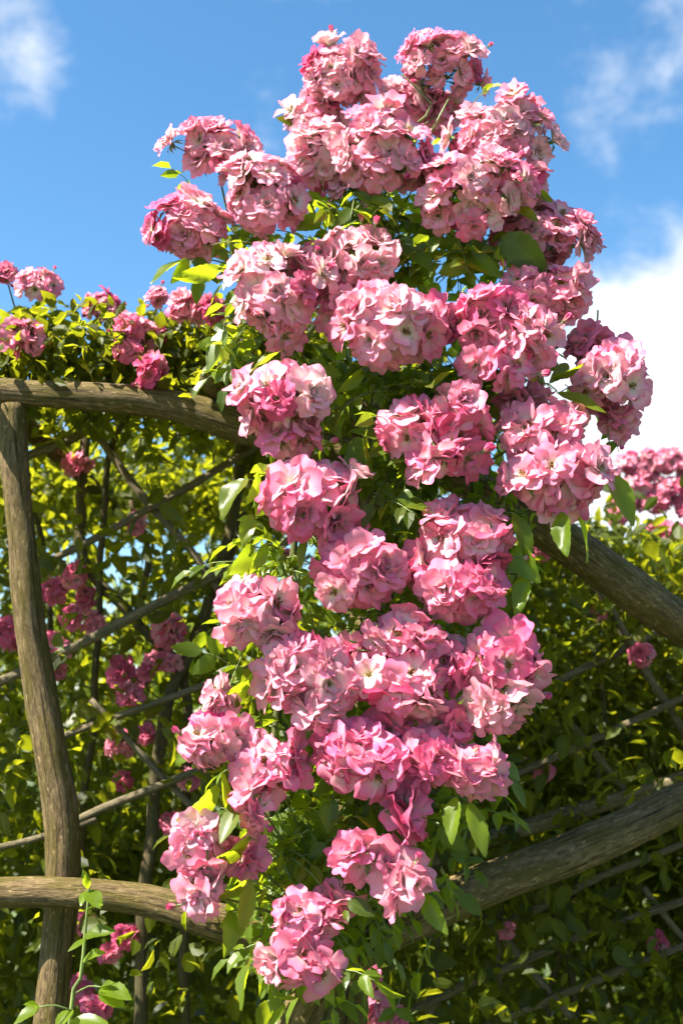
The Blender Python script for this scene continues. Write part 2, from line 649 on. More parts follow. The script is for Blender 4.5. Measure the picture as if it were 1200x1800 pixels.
def leaf_mesh(name, seed, nl=10, mat=None, lanceo=0.0):
    """leaf of length 1 along +x, blade normal +z"""
    rs = random.Random(seed)
    fold = rs.uniform(0.10, 0.42)
    droop = rs.uniform(0.10, 0.55)
    w = rs.uniform(0.46, 0.60) * (1 - 0.35 * lanceo)
    bend = rs.uniform(-0.08, 0.08)
    wav = rs.uniform(0.0, 0.03)
    us = (-1, -0.5, 0, 0.5, 1)
    V, lu = [], []
    for j in range(nl + 1):
        t = j / nl
        hw = 0.5 * w * (math.sin(math.pi * t ** (0.80 + 0.1 * lanceo)) ** 0.85 if 0 < t < 1 else 0) + 0.006
        hw *= 1 + (0.07 if j % 2 else -0.03)
        for u in us:
            x = t - 0.10 * hw * abs(u)
            z = fold * abs(u) * hw - droop * t * t * 0.5 + wav * math.sin(9 * t + 3 * u)
            V.append((x, u * hw + bend * math.sin(math.pi * t), z))
            lu.append(u)
    idx = np.arange((nl + 1) * 5).reshape(nl + 1, 5)
    F = np.stack([idx[:-1, :-1], idx[1:, :-1], idx[1:, 1:], idx[:-1, 1:]], axis=-1).reshape(-1, 4)
    me = mesh_np(name, np.array(V), [F], {'lu': np.array(lu), 'rnd': np.full(len(V), rs.uniform(0.1, 1.0))})
    if mat:
        me.materials.append(mat)
    return me


LEAVES = [leaf_mesh('leaf', i, 12, M_LEAF) for i in range(12)]
LEAVES_LONG = [leaf_mesh('leaf', 50 + i, 14, M_LIT_LIME, 0.8) for i in range(7)]
LEAVES_LIT = [leaf_mesh('leaf', 70 + i, 12, M_LIT_LIME) for i in range(5)]
LEAVESB = [leaf_mesh('leaf', 80 + i, 6, M_LEAFB) for i in range(10)]

# cheap leaf for the joined masses: 8 points, fold along the midrib
TV = np.array([(0, 0, 0), (0.28, 0.22, 0.06), (0.30, 0, -0.01), (0.28, -0.22, 0.06), (0.66, 0.21, 0.0), (0.68, 0, -0.07), (0.66, -0.21, 0.0), (1.0, 0, -0.22)])
TF = np.array([(0, 2, 1), (0, 3, 2), (2, 5, 4), (2, 4, 1), (3, 6, 5), (3, 5, 2), (5, 7, 4), (6, 7, 5)])
TLU = np.array([0, 1, 0, -1, 1, 0, -1, 0.3])


def frames(D, N):
    D = D / np.linalg.norm(D, axis=1, keepdims=True)
    Yv = np.cross(N, D)
    Yv /= np.linalg.norm(Yv, axis=1, keepdims=True) + 1e-9
    Z = np.cross(D, Yv)
    return np.stack([D, Yv, Z], axis=2)      # columns


def leaf_mass(name, pos, Rm, size, mat, parent):
    n = len(pos)
    V = np.einsum('nij,kj->nki', Rm, TV) * size[:, None, None] + pos[:, None, :]
    F = (TF[None] + (np.arange(n) * 8)[:, None, None]).reshape(-1, 3)
    rnd = np.repeat(rng.random(n), 8)
    me = mesh_np(name, V.reshape(-1, 3), [F], {'lu': np.tile(TLU, n), 'rnd': rnd}, smooth=False)
    o = link(name, me, parent, mat)
    o['kind'] = 'stuff'
    return o


def leaf_object(pos, Rm, size, meshes, parent, k):
    o = bpy.data.objects.new('leaf', meshes[k % len(meshes)])
    COL.objects.link(o)
    o.parent = parent
    m = Matrix([[*(Rm[r] * size), pos[r]] for r in range(3)] + [[0, 0, 0, 1]])
    o.matrix_local = Matrix.Translation(-parent.location) @ m
    return o


def place_leaves(parent, pos, Rm, size, meshes, mat, n_obj=300):
    """the n_obj leaves that show largest become objects of their own, the rest one mass"""
    x, y, z = pos[:, 0], pos[:, 1], pos[:, 2] - EYE
    c, s = math.cos(PITCH), math.sin(PITCH)
    f = y * c + z * s
    px = 600 + FPX * x / f
    py = 900 - FPX * (-y * s + z * c) / f
    vis = (px > 0) & (px < 1200) & (py > 0) & (py < 1800)
    face = np.abs(np.einsum('ni,ni->n', Rm[:, :, 2], (pos - np.array([0, 0, EYE])) / np.linalg.norm(pos - np.array([0, 0, EYE]), axis=1, keepdims=True)))
    score = np.where(vis, size / f ** 2 * (0.3 + face), 0)
    order = np.argsort(-score)
    for k, i in enumerate(order[:n_obj]):
        leaf_object(pos[i], Rm[i], size[i], meshes, parent, k)
    rest = order[n_obj:]
    if len(rest):
        o = leaf_mass('foliage', pos[rest] - np.array(parent.location), Rm[rest], size[rest], mat, parent)
        return o


def clumpy(n, lo, hi, n_clump, sig, top_bias=0.0):
    """points gathered in clumps in a box"""
    lo, hi = np.array(lo), np.array(hi)
    C = lo + rng.random((n_clump, 3)) * (hi - lo)
    i = rng.integers(0, n_clump, n)
    p = C[i] + rng.normal(0, 1, (n, 3)) * np.array(sig)
    return p


def leaf_frames(n, up=0.6, out=(0, 0, 0)):
    D = rng.normal(0, 1, (n, 3)) + np.array([0, 0, -0.35]) + np.array(out)
    N = rng.normal(0, 1, (n, 3)) * (1 - up * 0.5) + np.array([0, 0, 1.0]) * up * 1.6
    return frames(D, N)


# ------------------------------------------------------------------ ground
def make_ground():
    n = 60
    xs = np.concatenate([-np.geomspace(1500, 3, n // 2), np.linspace(-2.7, 2.7, 12), np.geomspace(3, 1500, n // 2)])
    ys = xs + 3
    X, Yg = np.meshgrid(xs, ys)
    Z = np.zeros_like(X)
    for i in range(X.shape[0]):
        for j in range(X.shape[1]):
            if abs(X[i, j]) < 30 and abs(Yg[i, j]) < 30:
                Z[i, j] = 0.03 * mnoise.noise(Vector((X[i, j] * 1.3, Yg[i, j] * 1.3, 0)))
    V = np.stack([X, Yg, Z], axis=-1).reshape(-1, 3)
    idx = np.arange(X.size).reshape(X.shape)
    F = np.stack([idx[:-1, :-1], idx[:-1, 1:], idx[1:, 1:], idx[1:, :-1]], axis=-1).reshape(-1, 4)
    me = mesh_np('ground', V, [F])
    m, ns, ls = new_mat('garden_soil_and_grass')
    tcn = ns.new('ShaderNodeTexCoord')
    n1 = ns.new('ShaderNodeTexNoise')
    n1.inputs['Scale'].default_value = 1.2
    n1.inputs['Detail'].default_value = 10
    ls.new(tcn.outputs['Object'], n1.inputs['Vector'])
    r_ = ramp(ns, [(0.35, (0.05, 0.038, 0.022)), (0.5, (0.05, 0.07, 0.02)), (0.7, (0.08, 0.12, 0.03))])
    ls.new(n1.outputs['Fac'], r_.inputs[0])
    p = ns.new('ShaderNodeBsdfPrincipled')
    p.inputs['Roughness'].default_value = 0.95
    ls.new(r_.outputs[0], p.inputs['Base Color'])
    out = ns.new('ShaderNodeOutputMaterial')
    ls.new(p.outputs[0], out.inputs[0])
    o = link('ground', me, None, m)
    o['kind'] = 'structure'
    return o


make_ground()

# ------------------------------------------------------------------ pergola
YP = 2.46
perg = thing('pergola', 'weathered rustic log pergola carrying the pink climbing roses', 'pergola', (0, 0, 0))


def pole(parent, name, pts, r_px, mat, Y=None, sides=18, bump=0.10, step=0.02, seed=0, wob=0.006):
    """pts: (px, py, Y); r_px: half thickness in photo pixels"""
    w = [P(*p) for p in pts]
    if not isinstance(r_px, (list, tuple)):
        r_px = [r_px] * len(pts)
    rad = [r * p.y / FPX for r, p in zip(r_px, w)]
    t = Tubes()
    t.add([p - Vector(parent.location) for p in w], rad, step, sides, bump, wob, seed)
    return t.build(name, mat, parent)


w0 = [P(22, 712, YP), P(24, 800, YP), P(36, 930, YP), P(48, 1060, YP), P(70, 1200, YP), P(92, 1330, YP), P(108, 1450, YP), P(108, 1600, YP), P(98, 1700, YP), P(88, 1820, YP)]
g = w0[-1].copy()
t = Tubes()
pts = w0 + [Vector((g.x - 0.01, g.y, 0.55)), Vector((g.x - 0.02, g.y, -0.12))]
t.add(pts, [0.030, 0.031, 0.030, 0.033, 0.034, 0.036, 0.036, 0.035, 0.034, 0.036, 0.042, 0.046], 0.02, 20, 0.10, 0.006, 3)
t.build('post', M_WOOD, perg)
pole(perg, 'top_beam', [(-260, 668, 2.50), (-60, 684, 2.47), (60, 690, 2.455), (160, 697, 2.45), (270, 710, 2.45), (390, 736, 2.46), (560, 790, 2.47), (700, 815, 2.48)], [30, 28, 24, 26, 28, 31, 32, 32], M_WOOD, seed=11)
pole(perg, 'rail', [(-260, 1580, 2.44), (-60, 1572, 2.42), (80, 1568, 2.41), (200, 1578, 2.41), (300, 1594, 2.41), (395, 1622, 2.42), (520, 1665, 2.43), (640, 1690, 2.44)], [28, 26, 25, 26, 28, 31, 32, 33], M_WOOD, seed=21)
# hidden corner post behind the flowers, down to the soil
c_top, c_bot = P(640, 690, 2.54), P(610, 1800, 2.54)
t = Tubes()
t.add([c_top, P(650, 1000, 2.55), P(625, 1400, 2.55), c_bot, Vector((c_bot.x - .01, 2.55, 0.5)), Vector((c_bot.x, 2.56, -0.12))], [0.036, .038, .038, .04, .043, .047], 0.02, 18, 0.10, 0.006, 5)
t.build('post', M_WOOD, perg)
pole(perg, 'brace', [(640, 760, 2.52), (780, 825, 2.50), (880, 880, 2.50), (1000, 960, 2.53), (1110, 1040, 2.57), (1230, 1115, 2.63), (1500, 1270, 2.8)], [30, 31, 33, 36, 38, 36, 34], M_WOOD, seed=31, bump=0.13)
pole(perg, 'brace', [(500, 1900, 2.42), (522, 1800, 2.41), (575, 1715, 2.41), (660, 1648, 2.42), (780, 1590, 2.45), (900, 1540, 2.49), (1040, 1482, 2.55), (1200, 1408, 2.63), (1480, 1280, 2.8)], [33, 32, 34, 36, 36, 35, 34, 33, 32], M_WOOD, seed=41)
t = Tubes()
e0, e1 = P(1500, 1270, 2.8), P(1480, 1280, 2.8)
t.add([Vector((e0.x, 2.80, 2.3)), Vector((e0.x - .01, 2.8, 1.2)), Vector((e0.x, 2.8, -0.1))], [0.04, 0.042, 0.048], 0.03, 18, 0.10, 0.006, 6)
t.build('post', M_WOOD, perg)
t = Tubes()
q0 = P(500, 1900, 2.42)
t.add([q0 + Vector((0, 0, 0.02)), Vector((q0.x - .03, q0.y, 0.5)), Vector((q0.x - .05, q0.y, -0.1))], [0.040, 0.042, 0.046], 0.03, 18, 0.10, 0.006, 7)
t.build('post', M_WOOD, perg)
# roof poles running back over the walk, and the far side's beam and posts
for x in (-0.82, -0.28):
    t = Tubes()
    t.add([Vector((x, 2.36, 2.235)), Vector((x + .02, 3.3, 2.25)), Vector((x, 4.3, 2.24))], [0.026, .027, .025], 0.03, 12, 0.1, 0.006, x)
    t.build('rafter', M_WOOD, perg)

# thin-pole lattices
lat = thing('trellis', 'lattice of thin grey poles behind the leaning log post', 'trellis', (0, 0, 0), None)
YL = 2.86
for k, (pts, r) in enumerate((
        ([(60, 1000, YL), (200, 928, YL), (320, 862, YL), (440, 795, YL), (560, 730, YL)], [7, 8, 8, 7, 7]),
        ([(20, 815, YL), (120, 775, YL), (200, 730, YL), (330, 690, YL)], [9, 10, 9, 8]),
        ([(120, 715, YL + .02), (180, 780, YL + .02), (250, 872, YL + .02), (330, 965, YL + .02), (420, 1080, YL + .02)], [7, 8, 9, 8, 8]),
        ([(-40, 1222, YL), (110, 1150, YL), (250, 1075, YL), (430, 985, YL), (560, 920, YL)], [9, 10, 10, 9, 8]),
        ([(60, 1320, YL), (160, 1276, YL), (290, 1228, YL), (430, 1180, YL), (560, 1120, YL)], [6, 7, 7, 6, 6]),
        ([(80, 1470, YL), (180, 1422, YL), (290, 1375, YL), (390, 1340, YL), (560, 1270, YL)], [7, 8, 8, 7, 7]),
        ([(160, 1230, YL + .02), (240, 1310, YL + .02), (320, 1400, YL + .02), (420, 1500, YL + .02)], [6, 6, 6, 6]),
        ([(-60, 1500, YL), (60, 1475, YL), (170, 1440, YL)], [6, 6, 6]),
        ([(300, 1560, YL), (400, 1530, YL), (520, 1490, YL)], [6, 6, 6]),
)):
    pole(lat, 'lath', pts, [q * 0.9 for q in r], M_LATH, sides=8, bump=0.12, step=0.04, seed=k * 2.3, wob=0.008)
# uprights that hold the lattice, set in the ground
for x in (-1.05, 0.02):
    t = Tubes()
    t.add([Vector((x, YL + .05, -0.1)), Vector((x + .02, YL + .05, 1.2)), Vector((x, YL + .05, 2.2))], [0.02, .019, .017], 0.04, 10, 0.1, 0.006, x)
    t.build('upright', M_LATH, lat)

lat2 = thing('trellis', 'lattice of thin mossy poles seen under the two sloping log braces', 'trellis', (0, 0, 0), None)
YR = 3.05
for k, (pts, r) in enumerate((
        ([(880, 1250, YR), (990, 1192, YR), (1080, 1150, YR + .05), (1175, 1104, YR + .1), (1300, 1050, YR + .15)], [8, 8, 8, 7, 7]),
        ([(985, 940, YR + .02), (1050, 1040, YR + .02), (1100, 1120, YR + .02), (1150, 1200, YR + .02), (1220, 1320, YR + .02)], [10, 11, 10, 9, 8]),
        ([(820, 1410, YR), (920, 1352, YR), (1010, 1318, YR), (1110, 1268, YR), (1260, 1200, YR)], [8, 8, 8, 8, 7]),
        ([(740, 1520, YR), (860, 1470, YR), (1000, 1432, YR), (1200, 1368, YR), (1320, 1330, YR)], [19, 18, 18, 16, 15]),
        ([(820, 1650, YR), (960, 1590, YR), (1080, 1530, YR), (1200, 1480, YR), (1300, 1440, YR)], [8, 8, 8, 7, 7]),
        ([(640, 1830, YR), (760, 1760, YR), (900, 1700, YR), (1040, 1640, YR), (1240, 1570, YR)], [9, 9, 9, 8, 8]),
        ([(800, 1830, YR), (920, 1775, YR), (1040, 1725, YR), (1130, 1690, YR), (1260, 1640, YR)], [8, 8, 9, 8, 8]),
        ([(1000, 1270, YR + .02), (1050, 1330, YR + .02), (1110, 1410, YR + .02)], [7, 8, 7]),
        ([(830, 1590, YR + .02), (930, 1700, YR + .02), (1040, 1830, YR + .02)], [9, 9, 9]),
        ([(1130, 1560, YR + .02), (1180, 1620, YR + .02), (1240, 1700, YR + .02)], [7, 7, 7]),
        ([(880, 1560, YR + .03), (875, 1640, YR + .03), (878, 1740, YR + .03)], [6, 6, 6]),
)):
    pole(lat2, 'lath', pts, [q * 0.8 for q in r], M_LATH, sides=8, bump=0.14, step=0.04, seed=k * 3.1 + 40, wob=0.008)
for x in (0.22, 1.02):
    t = Tubes()
    t.add([Vector((x, YR + .06, -0.1)), Vector((x + .02, YR + .06, 1.2)), Vector((x, YR + .06, 2.05))], [0.02, .019, .017], 0.04, 10, 0.1, 0.006, x)
    t.build('upright', M_LATH, lat2)

# ------------------------------------------------------------------ flower clusters


def bloom_object(me, name, parent, loc, axis, scale, roll, color):
    o = bpy.data.objects.new(name, me)
    COL.objects.link(o)
    o.parent = parent
    q = axis.to_track_quat('Z', 'Y')
    m = Matrix.Translation(loc) @ q.to_matrix().to_4x4() @ Matrix.Rotation(roll, 4, 'Z') @ Matrix.Diagonal((scale, scale, scale * random.uniform(0.85, 1.1), 1))
    o.matrix_local = m
    o.color = (*color, 1)
    return o


def cluster(plant, center, rx, rz_, ry, brad, style='mix', pale=0.35, deep=0.0, root=None, buds=1, up=0.25, min_front=-0.35, label=None, dens=1.0):
    """a truss of roses: rx, rz_ half width and height, ry half depth, brad bloom radius (metres)"""
    c = thing_part = bpy.data.objects.new('flower_cluster', None)
    COL.objects.link(c)
    c.empty_display_size = 0.05
    c.parent = plant
    center = Vector(center)
    c.location = center - Vector(plant.location)
    if label:
        c['label'] = label
    view = (Vector((0, 0, EYE)) - center).normalized()
    area = 4 * math.pi * ((rx * rz_ + rx * ry + rz_ * ry) / 3)
    n = max(4, int(dens * 1.18 * area / (math.pi * brad * brad)))
    ga = math.pi * (3 - 5 ** 0.5)
    ends = []
    off = random.uniform(0, 6.28)
    sd = Vector((random.uniform(0, 50), 0, 0))
    for i in range(n):
        zc = 1 - 2 * (i + 0.5) / n
        rr = math.sqrt(1 - zc * zc)
        a = ga * i + off
        d = Vector((rr * math.cos(a), zc, rr * math.sin(a)))
        d = (d + Vector([random.gauss(0, 0.13) for _ in range(3)])).normalized()
        if d.dot(view) < min_front and d.z < 0.45:
            continue
        s = brad * random.uniform(0.82, 1.18)
        p = Vector((d.x * max(rx - s * 0.55, 0.2 * s), d.y * max(ry - s * 0.55, 0.2 * s), d.z * max(rz_ - s * 0.55, 0.2 * s)))
        p *= random.choice((random.uniform(0.70, 0.95), random.uniform(0.88, 1.04), random.uniform(0.95, 1.20)))
        p *= 1 + 0.30 * mnoise.noise(d * 1.4 + sd)
        ax = (d + view * 0.45 + Vector((0, 0, up)) + Vector([random.gauss(0, 0.22) for _ in range(3)])).normalized()
        if style == 'mix':
            st = random.choices(['open', 'double', 'cup'], [0.5, 0.33, 0.17])[0]
        elif style == 'open':
            st = random.choices(['open', 'double', 'cup'], [0.78, 0.14, 0.08])[0]
        else:
            st = random.choices(['open', 'double', 'cup'], [0.2, 0.58, 0.22])[0]
        pl = min(1, max(0, random.gauss(pale + 0.08, 0.26)))
        dp = min(1, max(0, random.gauss(deep, 0.10))) if random.random() > 0.05 else random.uniform(0.5, 0.9)
        base = p - ax * s * 0.35
        bloom_object(random.choice(BLOOMS[st]), 'bloom', c, base, ax, s, random.uniform(0, 6.28), (pl, dp, 0))
        ends.append((base - ax * s * 0.28, ax))
    for _ in range(buds):
        a = random.uniform(0, 6.28)
        d = Vector((math.cos(a), random.uniform(-0.5, 0.1), math.sin(a))).normalized()
        p = Vector((d.x * rx, d.y * ry, d.z * rz_)) * random.uniform(0.95, 1.12)
        ax = (d + Vector((0, 0, 0.5))).normalized()
        s = brad * random.uniform(0.28, 0.42)
        bloom_object(random.choice(BLOOMS['bud']), 'bud', c, p, ax, s, random.uniform(0, 6.28), (0.0, random.uniform(0.3, 0.9), 0))
        ends.append((p - ax * s * 0.28, ax))
    # green stalks from one short stem to every bloom
    if root is None:
        root = center - view * ry * 1.2 - Vector((0, 0, rz_ * 0.8))
    rt = Vector(root) - center
    hub = rt.normalized() * min(rt.length * 0.5, 0.55 * min(rx, rz_))
    t = Tubes()
    sag = Vector((random.gauss(0, .01), random.gauss(0, .01), -0.01))
    t.add([rt, rt * 0.6 + hub * 0.4 + sag, hub], [0.0028, 0.0024, 0.0020], 0.03, 6)
    for e, ax in ends:
        mid = hub * 0.45 + e * 0.55 - ax * brad * 0.25
        t.add([hub, mid, e + ax * 0.004], [0.0013, 0.0011, 0.0012], 0.05, 4)
    t.build('stalk', M_STALK, c)
    return c


# ------------------------------------------------------------------ the climbing rose in front
rose = thing('climbing_rose', 'tall climbing rose in full pink bloom cascading down the front of the log pergola', 'rose bush', (-0.04, 2.44, 0.0))
RL = Vector(rose.location)


def cane(parent, pts, r0, r1, mat=M_CANE, name='cane', seed=0, wob=0.012):
    n = len(pts)
    rad = [r0 + (r1 - r0) * i / (n - 1) for i in range(n)]
    t = Tubes()
    t.add([Vector(p) - Vector(parent.location) for p in pts], rad, 0.03, 8, 0.12, wob, seed)
    return t.build(name, mat, parent)


gx = -0.04
CA = [(560, 1790, 2.42), (600, 1600, 2.36), (640, 1400, 2.33), (680, 1150, 2.32), (690, 900, 2.33), (680, 650, 2.34), (660, 400, 2.36), (650, 290, 2.36)]
CB = [(575, 1790, 2.43), (700, 1520, 2.37), (800, 1250, 2.34), (815, 1000, 2.34), (850, 700, 2.35), (850, 430, 2.36), (790, 250, 2.36)]
CC = [(545, 1790, 2.42), (470, 1500, 2.36), (490, 1250, 2.34), (520, 1000, 2.34), (520, 750, 2.34), (480, 560, 2.35), (410, 400, 2.36)]
CD = [(640, 1400, 2.33), (560, 1500, 2.28), (540, 1620, 2.22)]
CE = [(850, 700, 2.35), (930, 640, 2.32), (1010, 600, 2.30), (1060, 680, 2.26)]
CANES = []
for k, cp in enumerate((CA, CB, CC, CD, CE)):
    w = [P(*p) for p in cp]
    if k < 3:
        w = [Vector((gx + (k - 1) * 0.05, 2.44, -0.08)), Vector((gx + (k - 1) * 0.06, 2.44, 0.5))] + w
    cane(rose, w, 0.013 if k < 3 else 0.006, 0.0045, M_GREENCANE, seed=k * 5.1)
    sp, _ = spline(w, [0.01] * len(w), 0.03)
    CANES += [p for p in sp if p.z > 0.9]

# px, py, half width, half height, bloom radius px, Y, style, paleness, depth
FC = [
    (600, 125, 82, 72, 24, 2.20, 'double', .62, .0), (560, 205, 62, 52, 24, 2.25, 'double', .75, .0), (775, 105, 82, 66, 24, 2.22, 'double', .55, .0),
    (715, 175, 60, 45, 24, 2.28, 'double', .8, .0),
    (770, 190, 55, 40, 23, 2.30, 'double', .6, .0),
    (565, 265, 68, 66, 27, 2.17, 'double', .8, .0), (678, 258, 95, 78, 27, 2.12, 'double', .6, .08), (885, 240, 102, 82, 26, 2.19, 'double', .55, .0),
    (825, 332, 105, 82, 27, 2.11, 'double', .55, .0), (375, 258, 80, 58, 24, 2.18, 'double', .6, .0), (330, 392, 72, 66, 24, 2.17, 'double', .5, .0),
    (465, 335, 76, 78, 27, 2.12, 'mix', .5, .05), (960, 405, 88, 64, 25, 2.20, 'double', .45, .08), (488, 512, 88, 84, 30, 2.11, 'mix', .6, .0),
    (630, 455, 76, 56, 28, 2.14, 'double', .7, .0), (560, 470, 60, 48, 28, 2.15, 'mix', .8, .0), (680, 565, 108, 82, 31, 2.09, 'mix', .55, .05),
    (860, 560, 80, 66, 33, 2.11, 'mix', .3, .03), (915, 590, 70, 60, 33, 2.10, 'open', .4, .0), (875, 640, 76, 44, 33, 2.09, 'open', .3, .0), (985, 512, 66, 58, 27, 2.15, 'mix', .4, .0),
    (1075, 660, 78, 72, 30, 2.15, 'mix', .35, .0), (1085, 740, 35, 40, 26, 2.18, 'open', .4, .0), (490, 700, 100, 76, 33, 2.08, 'open', .6, .0), (510, 765, 62, 48, 30, 2.10, 'open', .45, .0),
    (725, 745, 72, 58, 35, 2.10, 'open', .15, .03), (800, 735, 66, 66, 35, 2.09, 'open', .3, .0), (775, 800, 74, 48, 35, 2.08, 'open', .35, .0), (955, 755, 90, 70, 33, 2.12, 'open', .35, .0), (975, 840, 104, 76, 34, 2.09, 'open', .35, .0),
    (545, 870, 96, 82, 34, 2.08, 'open', .5, .0), (600, 940, 45, 38, 30, 2.14, 'open', .15, .2), (632, 1005, 92, 72, 34, 2.08, 'open', .3, .02), (820, 945, 96, 66, 33, 2.10, 'mix', .25, .05), (815, 1035, 98, 62, 34, 2.08, 'open', .4, .0),
    (450, 1075, 88, 74, 33, 2.07, 'open', .55, .04), (540, 1185, 90, 78, 33, 2.07, 'mix', .35, .05), (555, 1245, 66, 50, 33, 2.06, 'open', .6, .0),
    (710, 1130, 76, 64, 33, 2.09, 'open', .2, .05), (715, 1205, 92, 60, 34, 2.07, 'open', .4, .0), (895, 1160, 88, 70, 33, 2.09, 'open', .2, .05), (880, 1240, 66, 56, 33, 2.08, 'open', .45, .0),
    (835, 1355, 72, 58, 34, 2.06, 'open', .45, .0), (790, 1275, 46, 40, 32, 2.10, 'open', .2, .1),
    (375, 1300, 58, 48, 33, 2.06, 'mix', .35, .05), (385, 1225, 34, 34, 28, 2.09, 'mix', .45, .05), (475, 1345, 68, 60, 33, 2.06, 'open', .4, .0), (445, 1400, 42, 48, 31, 2.05, 'open', .35, .0),
    (635, 1335, 96, 68, 35, 2.05, 'open', .25, .0), (745, 1340, 58, 60, 35, 2.07, 'open', .1, .05), (712, 1430, 48, 44, 40, 2.06, 'open', .1, .1),
    (640, 1505, 72, 46, 36, 2.05, 'open', .35, .0), (708, 1550, 50, 46, 38, 2.04, 'open', .4, .0),
    (350, 1490, 58, 58, 31, 2.06, 'mix', .65, .03), (350, 1565, 44, 42, 32, 2.05, 'mix', .5, .03), (430, 1508, 26, 30, 30, 2.08, 'cup', .1, .25),
    (585, 528, 60, 48, 29, 2.14, 'mix', .6, .0), (755, 562, 50, 46, 30, 2.12, 'mix', .35, .12), (930, 512, 58, 48, 29, 2.14, 'mix', .4, .0), (925, 318, 50, 42, 26, 2.17, 'double', .45, .0),
    (745, 300, 50, 44, 26, 2.16, 'double', .7, .0), (620, 325, 60, 26, 25, 2.17, 'double', .6, .05), (800, 1170, 52, 60, 33, 2.11, 'open', .2, .05), (690, 1285, 56, 38, 33, 2.11, 'open', .15, .1),
    (1035, 600, 44, 36, 28, 2.19, 'mix', .4, .0), (640, 1145, 40, 44, 30, 2.13, 'open', .2, .1), (745, 1000, 40, 46, 32, 2.12, 'open', .15, .12), (915, 700, 48, 36, 30, 2.16, 'open', .3, .05),
    (540, 1620, 70, 48, 34, 2.05, 'open', .4, .0), (535, 1690, 72, 58, 35, 2.03, 'open', .4, .0), (585, 1585, 38, 30, 30, 2.10, 'open', .3, .0),
]
CENTRES = []
for k, (px, py, rx, ry, br, Y, st, pale, deep) in enumerate(FC):
    ctr = P(px, py, Y)
    s = Y / FPX
    near = min(CANES, key=lambda q: (q - ctr - Vector((0, 0.05, -0.05))).length)
    dp = min(0.085, 0.9 * min(rx, ry) * s)
    cluster(rose, ctr, rx * s * (1.12 if py < 640 else 1.05), ry * s * (1.12 if py < 640 else 1.05), dp, br * s * 1.30, st, pale, deep, near, buds=random.choice([0, 1, 1, 2]) if py < 700 else random.choice([0, 0, 1]),
            up=0.55 if py < 430 else (0.15 if py < 900 else -0.12))
    CENTRES.append((px, py, rx, ry, Y, ctr))

# leaves: compound leaves growing from the canes, plus the big single leaves that stick out


def in_cluster(v, grow=0.98):
    px, py = pix(v)
    for (cx, cy, rx, ry, Y, _) in CENTRES:
        if ((px - cx) / (rx * grow)) ** 2 + ((py - cy) / (ry * grow)) ** 2 < 1 and v[1] < Y + 0.06:
            return True
    return False


pos, Rs, size = [], [], []
stalks = Tubes()


def compound(base, d, L, n=5, nrm=None):
    d = d.normalized()
    nrm = nrm or Vector((random.gauss(0, .5), random.gauss(-.3, .5), 1))
    side = d.cross(nrm).normalized()
    up = side.cross(d).normalized()
    mid = base + d * L * 0.9
    tip = base + d * L * 1.7 - Vector((0, 0, L * 0.25))
    got = 0
    for k in range(n):
        if k == 0:
            b, ld, s = tip, (tip - mid).normalized(), 1.1
        else:
            sg = 1 if k % 2 else -1
            f = 0.95 if k < 3 else 0.5
            b = base.lerp(mid, f) if f < .9 else mid.lerp(tip, 0.35)
            ld, s = (side * sg + d * 0.55 + Vector([random.gauss(0, .18) for _ in range(3)])).normalized(), (1.0 if k < 3 else 0.85)
        ld = (ld + Vector((0, 0, -0.25))).normalized()
        nn = (up + Vector([random.gauss(0, .35) for _ in range(3)])).normalized()
        m = frames(np.array([ld]), np.array([nn]))[0]
        c_ = b + ld * L * 0.5
        if in_cluster(c_) or in_cluster(b + ld * L):
            continue
        qx, qy = pix(c_)
        if (qx > 985 and qy < 660) or qx > 1075:
            continue
        pos.append(tuple(b))
        Rs.append(m)
        size.append(L * s * random.uniform(0.85, 1.1))
        got += 1
    if got >= 2:
        stalks.add([base - RL, mid - RL, tip - RL], [0.0013, 0.0011, 0.0008], 0.04, 4)


for k in range(620):
    q = random.choice(CANES)
    if q.z < 1.02:
        continue
    b = q + Vector((random.gauss(0, 0.055), random.uniform(-0.22, 0.06), random.gauss(0, 0.05)))
    d = Vector((random.gauss(0, 0.8), random.uniform(-1.0, 0.5), random.gauss(-0.25, 0.6)))
    compound(b, d, random.uniform(0.034, 0.056))
# leafy fill in the open parts of the spray
for (cx, cy, sx, sy, n) in ((720, 420, 100, 55, 60), (840, 430, 70, 40, 26), (620, 380, 60, 30, 22), (700, 690, 120, 50, 42), (690, 850, 60, 60, 34), (800, 690, 60, 30, 18),
                            (480, 430, 50, 30, 12), (430, 620, 40, 40, 14), (660, 1090, 40, 30, 14), (500, 960, 60, 30, 14), (600, 1440, 60, 40, 26), (500, 1500, 60, 50, 30),
                            (480, 1590, 50, 50, 18), (640, 1420, 60, 30, 14), (430, 1180, 30, 40, 8), (900, 920, 50, 50, 18), (880, 690, 40, 30, 12), (600, 1290, 60, 30, 10), (800, 1430, 40, 30, 8)):
    for _ in range(n):
        b = P(random.gauss(cx, sx * .6), random.gauss(cy, sy * .6), random.uniform(2.14, 2.36))
        compound(b, Vector((random.gauss(0, .8), random.uniform(-1, .4), random.gauss(-.1, .6))), random.uniform(0.034, 0.060))
stalks.build('leaf_stalks', M_STALK, rose)['kind'] = 'stuff'

